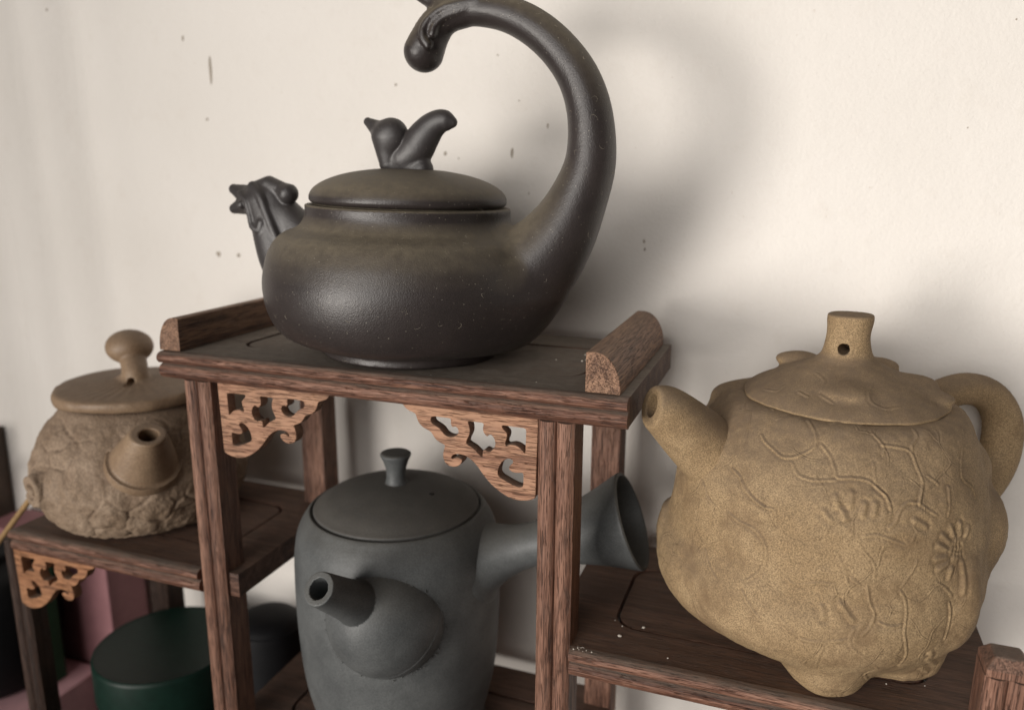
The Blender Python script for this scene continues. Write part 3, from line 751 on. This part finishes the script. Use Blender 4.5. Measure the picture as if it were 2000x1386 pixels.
# ------------------------------------------------------------------ olive teapot
ot = empty("teapot", (7.75, 5.4, -11.12), "mustard brown clay teapot shaped like lotus leaves with raised veins on the lower right shelf", "teapot")
VEINS = [[(-1.35,-3.88,10.58),(-1.13,-4.37,10.41),(-1.01,-4.67,10.14),(-1.06,-4.85,9.89),(-1.37,-4.94,9.65),(-1.7,-4.99,9.47),(-2.1,-4.91,9.39),(-2.47,-4.6,9.55),(-2.78,-4.29,9.72),(-2.91,-4.08,9.87)],[(-.83,-4.81,9.98),(-.51,-5.05,9.65),(-.35,-5.26,9.3),(-.23,-5.41,9.04),(.25,-5.36,9.08),(.77,-5.28,9.02),(1.11,-5.33,8.79),(1.38,-5.37,8.55),(1.54,-5.47,8.17)],[(-.56,-4.04,10.59),(-.01,-3.77,10.62),(.54,-3.58,10.59),(.83,-4.24,10.45),(1.1,-4.4,10.24),(1.24,-4.54,10.0),(1.22,-4.68,9.82)],[(1.17,-4.48,10.12),(1.64,-4.35,10.06),(2.11,-4.23,9.93),(2.33,-4.38,9.5),(2.48,-4.48,9.18),(2.59,-4.59,8.87),(2.54,-4.82,8.5),(2.51,-4.96,8.26)],[(.9,-4.94,9.58),(.95,-5.1,9.27),(1.02,-5.25,8.97)],[(-1.75,-5.11,9.28),(-1.59,-5.31,8.99),(-1.31,-5.41,8.88),(-.91,-5.46,8.86),(-.26,-5.45,8.97)],[(-3.84,-4.47,8.53),(-3.55,-4.75,8.36),(-3.41,-4.97,8.06),(-3.01,-5.27,7.76),(-2.57,-5.5,7.58)],[(-5.07,-3.7,7.66),(-4.87,-3.99,7.47),(-4.71,-4.21,7.16),(-4.48,-4.45,6.88)],[(2.2,-3.44,10.55),(2.34,-3.79,10.34),(2.17,-4.07,10.11),(2.18,-4.19,9.93)],[(4.08,-1.81,10.31),(4.01,-2.79,9.62),(3.99,-3.35,8.9),(4.43,-2.98,8.44),(4.61,-2.93,8.06)],[(3.46,-4.05,8.71),(3.52,-4.25,8.27)],[(2.75,-4.34,9.13),(3.11,-4.25,8.85)],[(-3.02,-1.9,10.59),(-2.57,-3.08,10.6)],[(-2.43,-3.72,10.45),(-1.59,-3.42,10.61)],[(1.01,-5.32,8.85),(1.31,-5.36,8.62),(1.51,-5.4,8.37),(1.58,-5.48,8.11),(1.55,-5.6,7.8)],[(2.55,-4.64,8.82),(2.51,-4.82,8.52),(2.47,-4.96,8.33),(2.17,-5.1,8.37),(1.96,-5.25,8.25),(1.82,-5.41,8.0),(1.76,-5.53,7.74),(1.54,-5.67,7.53)],[(2.47,-4.96,8.33),(2.78,-4.86,8.1),(3.13,-4.71,7.85)],[(.74,-5.97,7.22),(1.15,-5.86,7.3),(1.57,-5.73,7.17),(2.06,-5.57,6.97)],[(.49,-6.13,5.7),(.8,-6.11,5.44)],[(1.03,-6.06,5.43),(1.17,-6.05,4.84),(1.36,-6.05,4.44),(1.29,-6.15,4.04),(1.04,-6.26,3.64)],[(2.58,-5.38,6.36),(2.48,-5.47,6.02),(2.16,-5.67,5.45)],[(2.13,-5.7,5.27),(2.32,-5.63,4.96),(2.42,-5.65,4.43),(2.41,-5.74,3.79),(2.52,-5.68,3.33),(2.6,-5.51,2.74),(2.43,-5.39,2.23)],[(3.33,-5.0,5.48),(3.68,-4.73,5.19),(3.95,-4.54,4.83)],[(3.89,-4.62,4.6),(3.99,-4.59,4.22),(3.97,-4.65,3.68),(3.9,-4.63,3.14)],[(1.55,-6.06,4.14),(1.93,-5.95,4.0),(2.3,-5.77,4.04)],[(.76,-6.29,3.88),(.63,-6.35,3.51),(.74,-6.36,3.15),(1.15,-6.22,2.78),(1.73,-5.66,2.1),(1.39,-5.41,1.66),(1.56,-4.7,1.0)],[(-.2,-6.48,2.98),(-.32,-6.39,2.54),(-.35,-5.83,1.71)],[(-1.02,-6.49,3.16),(-.22,-6.48,3.24),(.56,-6.37,3.44)],[(3.51,-4.02,8.71),(3.56,-4.27,8.16),(3.53,-4.42,7.79)],[(-4.96,-3.87,7.53),(-4.77,-4.15,7.18),(-4.36,-4.55,6.92)],[(-3.46,-4.87,8.23),(-3.08,-5.21,7.86),(-2.55,-5.51,7.6),(-2.22,-5.63,7.61),(-2.14,-5.74,7.12)],[(-3.89,-4.92,6.95),(-3.42,-5.24,6.78),(-2.9,-5.51,6.71),(-2.53,-5.72,6.4),(-2.37,-5.84,5.92),(-2.53,-5.87,5.25),(-2.99,-5.79,4.74)],[(-4.65,-4.55,5.09),(-4.46,-4.86,4.67),(-4.13,-5.23,4.33)],[(-3.13,-5.82,4.34),(-2.84,-6.03,3.94),(-2.38,-6.22,3.47)],[(-1.75,-6.34,3.86),(-1.4,-6.44,3.53),(-.89,-6.5,3.2),(-.18,-6.48,3.16),(.42,-6.4,3.35)],[(-1.71,-6.08,5.33),(-1.29,-6.18,5.09),(-.6,-6.22,5.33),(.02,-6.19,5.35)],[(-.09,-6.11,6.56),(.27,-6.14,5.92),(.39,-6.15,5.5)]]
RELIEF = [[(3.65,-4.4,7.37),(3.77,-4.36,7.07)],[(3.98,-4.07,7.41),(4.04,-4.1,7.06)],[(4.33,-3.77,7.18),(4.27,-3.89,6.91)],[(3.39,-4.7,7.13),(3.64,-4.54,6.86)],[(3.26,-4.88,6.8),(3.55,-4.68,6.63)],[(3.24,-4.99,6.32),(3.57,-4.72,6.34)],[(3.36,-4.94,5.95),(3.66,-4.67,6.09)],[(3.78,-4.6,5.55),(3.83,-4.53,5.87)],[(4.21,-4.16,6.0),(4.33,-4.23,5.49),(4.36,-4.32,4.91)],[(-.62,-5.9,7.94),(-.34,-5.97,7.65)],[(.27,-5.61,8.62),(.24,-5.79,8.21)],[(.7,-5.69,8.3),(.65,-5.82,7.93)],[(1.06,-5.59,8.32),(1.04,-5.72,8.0)],[(-.24,-5.72,8.46),(-.16,-5.85,8.11)],[(-.0,-5.87,8.02),(.12,-5.93,7.77)],[(.26,-6.25,4.7),(.48,-6.27,4.37),(.68,-6.26,4.16)],[(-.38,-6.32,4.5),(-.27,-6.39,4.15)],[(2.37,-5.25,7.78),(2.76,-5.07,7.55)],[(3.48,-4.87,2.67),(3.61,-4.59,2.33)],[(3.44,-4.73,2.31),(4.02,-3.27,1.24)],[(3.46,-3.76,1.29),(3.76,-3.39,.98)]]
PITS = [(3.95,-4.27,6.75),(4.07,-4.14,6.71),(3.87,-4.38,6.63),(3.99,-4.26,6.6),(4.12,-4.12,6.58),(3.85,-4.42,6.5),(3.98,-4.31,6.46),(4.1,-4.17,6.43),(4.2,-4.06,6.39),(3.84,-4.47,6.36),(3.96,-4.35,6.33),(4.08,-4.22,6.3),(4.22,-4.08,6.24),(3.79,-4.53,6.26),(3.31,-5.01,2.65),(3.76,-4.18,1.97),(3.65,-4.12,1.81),(4.09,-3.19,1.2)]
LID_VEINS = [[(-1.72,-2.46,11.24),(-1.36,-2.82,11.17)],[(-.97,-2.77,11.28),(-.51,-3.16,11.12)],[(.89,-1.83,11.69),(.73,-2.6,11.48),(.85,-2.94,11.2),(1.33,-3.02,11.05),(1.82,-2.71,11.09)],[(2.34,-1.44,11.34),(2.77,-1.43,11.15),(3.21,-1.36,10.94)],[(-1.11,-1.42,11.8),(-.81,-2.01,11.65),(-.95,-2.61,11.4)],[(-2.99,-1.65,11.02),(-2.53,-2.09,11.1),(-2.25,-1.8,11.3)]]

def pdist(P, pts):
    d = np.full(len(P), 9.0)
    for a, b in zip(pts[:-1], pts[1:]):
        d = np.minimum(d, cap(P, a, b, 0, 0))
    return d
def relief(P, N, lines, amp=.03):
    D = np.zeros(len(P))
    for k, l in enumerate(lines):
        if len(l) < 2: continue
        q = spl(l, 3) if len(l) > 2 else np.array(l, float)
        lo, hi = q.min(0) - .5, q.max(0) + .5
        near = np.all((P > lo) & (P < hi), 1)
        d = pdist(P[near], q)
        a = amp * (.65 + .5 * hsh(np.array([k]), np.array([3]), np.array([1]), 5)[0])
        D[near] += a * np.exp(-(d / .042) ** 2) - a * .6 * np.exp(-((d - .078) / .045) ** 2)
    return D
P, F, N = nets(olive_body, (-8.3, -8, -.4), (7.2, 8, 11), .05, 2)
D = relief(P, N, VEINS)
for l in RELIEF:
    q = np.array(l, float); near = np.linalg.norm(P - q.mean(0), axis=1) < 1.3
    d = pdist(P[near], q)
    D[near] += .036 * np.exp(-(d / .08) ** 2) - .024 * np.exp(-((d - .17) / .08) ** 2)
for q in PITS:
    near = np.linalg.norm(P - np.array(q), axis=1) < .3
    D[near] -= .07 * np.exp(-(np.linalg.norm(P[near] - np.array(q), axis=1) / .06) ** 2)
front = P[:, 1] < 1
D += np.where(front, .012 * vnoise(P, 5.0, 31) + .012 * vnoise(P, 2.6, 32), 0)
P = P + N * D[:, None]
link("body", mesh_np("body", P, F, vnormals(P, F)), OLIVE, ot)
P, F, N = nets(olive_lid, (-4.4, -4.4, 10.4), (4.4, 4.4, 14.4), .06)
P = P + N * relief(P, N, LID_VEINS, .03)[:, None]; N = vnormals(P, F)
fc = P[F].mean(1)
kn = (fc[:, 2] > 12.25) & (np.hypot(fc[:, 0], fc[:, 1]) < 1.2)
olid = link("lid", mesh_np("lid", P, F[~kn], N), OLIVE_PLAIN, ot)
link("knob", mesh_np("knob", P, F[kn], N), OLIVE_PLAIN, olid)
P, F, N = nets(olive_spout, (-9.5, -6, 4), (-2.5, -.2, 12.4), .06)
link("spout", mesh_np("spout", P, F, N), OLIVE_PLAIN, ot)
P, F, N = nets(olive_handle, (1.5, 1, 2.5), (9.4, 8, 12), .08)
link("handle", mesh_np("handle", P, F, N), OLIVE_PLAIN, ot)

# ------------------------------------------------------------------ bark teapot
kt = empty("teapot", (-29.4, 5.1, -11.12), "pale brown teapot with rough bark-like surface and mushroom knob on the lower left shelf", "teapot")
P, F, N = nets(bark_body, (-7, -7, -.2), (7, 7, 7.2), .085)
f1, f2 = worley(P + .35 * np.stack([vnoise(P, .8, 11), vnoise(P, .8, 12), vnoise(P, .8, 13)], 1), .62, 5)
crack = np.exp(-((f2 - f1) / .07) ** 2)
gate = np.clip(vnoise(P, .5, 21) * 1.5 + .6, 0, 1)
up = np.clip((6.6 - P[:, 2]) / .5, 0, 1)
disp = (-.085 * crack * gate + .085 * vnoise(P, 1.1, 6) + .05 * vnoise(P, 2.6, 7) + .028 * vnoise(P, 6, 9)) * up
P = P + N * disp[:, None]
link("body", mesh_np("body", P, F), BARK, kt)
P, F, N = nets(bark_lid, (-4.6, -4.6, 6.7), (4.6, 4.6, 11), .08)
fc = P[F].mean(1); kn = (fc[:, 2] > 8.0) & (np.hypot(fc[:, 0], fc[:, 1]) < 1.7)
blid = link("lid", mesh_np("lid", P, F[~kn], N), BARK_SMOOTH, kt)
link("knob", mesh_np("knob", P, F[kn], N), BARK_SMOOTH, blid)
P, F, N = nets(bark_spout, (1, -7, .5), (8, -.5, 8), .07)
link("spout", mesh_np("spout", P, F, N), BARK_SMOOTH, kt)

# ------------------------------------------------------------------ grey teapot
gt = empty("teapot", (-12.6, 4.8, -19.95), "tall dark grey teapot with flared side handle standing under the top shelf", "teapot")
link("body", lathe("body", [(0, -.45), (4.1, -.45), (4.3, -.2), (4.55, .8), (5.0, 3), (5.22, 6), (5.22, 9), (5.08, 10.4), (4.85, 11.1), (4.58, 11.55), (4.42, 11.76), (4.32, 11.8), (4.24, 11.72), (4.22, 11.4), (0, 11.3)], 160, 8), GREY, gt)
glid = link("lid", lathe("lid", [(0, 11.5), (4.0, 11.6), (4.14, 11.75), (4.16, 11.88), (4.0, 12.0), (3.4, 12.36), (2.4, 12.7), (1.4, 12.9), (.6, 12.97), (0, 12.98)], 128, 6), GREY_LID, gt)
link("knob", lathe("knob", [(0, 12.75), (.68, 12.8), (.56, 13.0), (.5, 13.3), (.51, 13.7), (.64, 14.15), (.77, 14.42), (.75, 14.53), (.58, 14.59), (0, 14.62)], 64, 6), GREY, glid)
link("vent_hole", lathe("vent_hole", [(0, 0), (.12, 0), (.14, .03), (.1, .05), (0, .05)], 20, 2), HOLE, glid, (2.1, -.3, 12.75))
P, F, N = nets(grey_spout, (-2.6, -9.2, 4.6), (4.6, -1.5, 13), .07)
link("spout", mesh_np("spout", P, F, N), GREY, gt)
# stitched seam round the base of the spout
ax = (GS_B - GS_A) / np.linalg.norm(GS_B - GS_A)
e1 = np.cross(ax, [0, 0, 1.0]); e1 /= np.linalg.norm(e1); e2 = np.cross(ax, e1)
bm = bmesh.new()
for i in range(90):
    if random.random() < .25: continue
    a_ = 2 * math.pi * (i + random.uniform(-.3, .3)) / 90
    dirv = e1 * math.cos(a_) + e2 * math.sin(a_)
    ts = np.linspace(-3, 3.5, 261)[:, None]; on_ = None
    for k in range(70):
        q = ts * ax + GS_A + dirv * (1.0 + k * .05)
        fb = np.abs(grey_body(q)) + (q[:, 1] > 0) * 9
        on_ = q[np.argmin(fb)]
        if grey_spout(on_[None])[0] > -.02: break
    on_ = on_ + dirv * random.uniform(-.05, .09)
    mt = Matrix.Translation(Vector(on_) * S) @ Matrix.Rotation(random.uniform(0, 3), 4, 'Y') @ Matrix.Diagonal((random.uniform(.0005, .0011), .0003, .0003, 1))
    bmesh.ops.create_icosphere(bm, subdivisions=1, radius=1.0, matrix=mt)
me = bpy.data.meshes.new("seam"); bm.to_mesh(me); bm.free()
for q in me.polygons: q.use_smooth = True
link("seam", me, GREY, gt)
# hollow flared side handle
hp = [(0, 4.3), (2.2, 4.35), (1.8, 4.85), (1.42, 5.6), (1.16, 6.5), (1.07, 7.4), (1.18, 8.5), (1.5, 9.9), (1.85, 11.1), (2.2, 12.1), (2.3, 12.4), (2.26, 12.5), (2.14, 12.48), (1.95, 11.8), (1.5, 10.3), (.9, 9.0), (0, 8.7)]
hm = lathe("side_handle", [(r, z - 4.3) for r, z in hp], 80, 5)
d = Vector((7.0, .55, 2.7)).normalized()
hm.transform(Matrix.Translation(Vector((4.3, .27, 9.5)) * S) @ d.to_track_quat('Z', 'Y').to_matrix().to_4x4())
link("side_handle", hm, GREY, gt)

# ------------------------------------------------------------------ things in the lower left
tin = empty("tin", (-29.75, 5.75, -28.0), "dark green round tin with flat lid standing in the lower left bay", "tin")
link("body", lathe("body", [(0, 0), (4.15, 0), (4.2, .1), (4.2, 6.0), (4.0, 6.1), (0, 6.1)], 96, 1), GREEN, tin)
link("lid", lathe("lid", [(4.21, 4.9), (4.3, 4.85), (4.32, 5.0), (4.32, 7.2), (4.29, 7.38), (4.19, 7.46), (4.07, 7.42), (3.95, 7.38), (0, 7.38)], 96, 1), GREEN, tin)
o = link("jar", lathe("jar", [(0, 0), (1.9, 0), (2.15, .3), (2.2, 1.5), (2.2, 7.8), (2.05, 8.7), (1.5, 9.15), (.8, 9.3), (0, 9.33)], 64, 4), DARKM, None, (-24.0, 8.3, -28.0))
o['label'] = "small dark rounded jar half hidden behind the front rack leg right of the green tin"; o['category'] = "jar"
o = link("jar", lathe("jar", [(0, 0), (2.6, 0), (3.6, .5), (4.3, 2.2), (4.5, 4.5), (4.3, 7.0), (3.4, 8.4), (2.2, 9.0), (2.0, 9.8), (0, 9.8)], 64, 4), DARKM, None, (-45.6, 5.6, -26.8))
pk = link("paper_box", box("paper_box", -50, -39.6, 1.2, 9.0, -30, -26.8), PINK2); bev(pk, .1)
pk["label"] = "bright pink box carrying the black jar at the lower left corner"; pk["category"] = "box"
o['label'] = "big black rounded jar on a pink box at the far left edge"; o['category'] = "jar"
pb = link("paper_box", box("paper_box", -50.2, -38.4, 9.3, 12.6, -30, -17.5), PINK); bev(pb, .1)
pb['label'] = "dull pink box standing against the wall behind the left bay"; pb['category'] = "box"
gb = link("card_box", box("card_box", -41.9, -41.05, 5.0, 7.4, -26.8, -18), GREENBOX); bev(gb, .05)
gb['label'] = "narrow dark green card box peeking out behind the left rack leg"; gb['category'] = "box"
cb = empty("cabinet", (-56, 11, -30), "dark wooden cabinet with a pale ledge at the far left against the wall", "cabinet")
link("carcass", box("carcass", -6, 4.6, -1, 1.8, 0, 19), CABINET, cb)
bev(link("ledge", box("ledge", -6, 4.9, -2.2, -1.01, 15.4, 16.3), LEDGE, cb), .1)
sa, sb = Vector((-53.8, 1.3, -29.9)), Vector((-34.7, 2.35, -9.6))
dv = sb - sa
sk = lathe("skewer", [(0, 0), (.17, 0), (.17, dv.length), (0, dv.length)], 16, 1)
sk.transform(Matrix.Translation(sa * S) @ dv.to_track_quat('Z', 'Y').to_matrix().to_4x4())
o = link("skewer", sk, BAMBOO); o['label'] = "thin tan bamboo stick leaning beside the left end of the rack"; o['category'] = "stick"

# ------------------------------------------------------------------ dust, crumbs and lint
bm = bmesh.new()
rr = random.Random(3)
def crumb(x, y, z, r):
    mt = Matrix.Translation(Vector((x, y, z + r * .4)) * S) @ Matrix.Rotation(rr.uniform(0, 3), 4, 'Z') @ Matrix.Diagonal((r * S * rr.uniform(.7, 1.2), r * S * rr.uniform(.6, 1), r * S * .6, 1))
    bmesh.ops.create_icosphere(bm, subdivisions=1, radius=1.0, matrix=mt)
for x, y, r in ((.55, 2.75, .08), (-.35, 2.55, .05), (-.3, 1.75, .09), (-.75, 2.9, .03), (12.3, 4.6, .08), (11.6, 2.6, .03), (10.2, 2.2, .04), (1.9, .9, .04)):
    crumb(x, y, -11.12, r)
for i in range(16): crumb(-1.6 + rr.gauss(0, .28), .12 + rr.uniform(-.02, .3), -11.12, rr.uniform(.015, .04))
for x, y, r in ((-3.4, 6.6, .06), (-3.1, 5.6, .05), (-3.2, 5.3, .07), (-4.4, 5.2, .04), (-17.2, 2.4, .03), (-4.0, 1.1, .03), (-8.5, .6, .025)): crumb(x, y, 0, r)
me = bpy.data.meshes.new("crumbs"); bm.to_mesh(me); bm.free()
link("crumbs", me, CRUMB, kind='stuff')

def fibres(name, verts, normals, count, seed, pick):
    """short curled dust fibres lying on a surface"""
    r = np.random.default_rng(seed); bm = bmesh.new()
    idx = np.flatnonzero(pick)
    for i in r.choice(idx, count):
        p, n = verts[i], normals[i]
        t1 = np.cross(n, r.normal(size=3)); t1 /= np.linalg.norm(t1); t2 = np.cross(n, t1)
        L = r.uniform(.08, .32); c = r.uniform(-3, 3); pts = []
        for k in range(6):
            u_ = k / 5 - .5
            pts.append(p + t1 * u_ * L + t2 * c * u_ * u_ * L + n * (.012 - .35 * u_ * u_ * L * L))
        rad = r.uniform(.0025, .005)
        rings = []
        for q in pts:
            rings.append([bm.verts.new(Vector(q + (t2 * math.cos(a) + n * math.sin(a)) * rad) * S) for a in (0, 2.1, 4.2)])
        for a, b in zip(rings, rings[1:]):
            for k in range(3): bm.faces.new((a[k], a[(k + 1) % 3], b[(k + 1) % 3], b[k]))
    me = bpy.data.meshes.new(name); bm.to_mesh(me); bm.free()
    return me
o = link("lint", fibres("lint", BP, BN, 110, 4, (BP[:, 1] < 1.5) & (BN[:, 2] > -.3)), LINT, bt, kind='stuff')
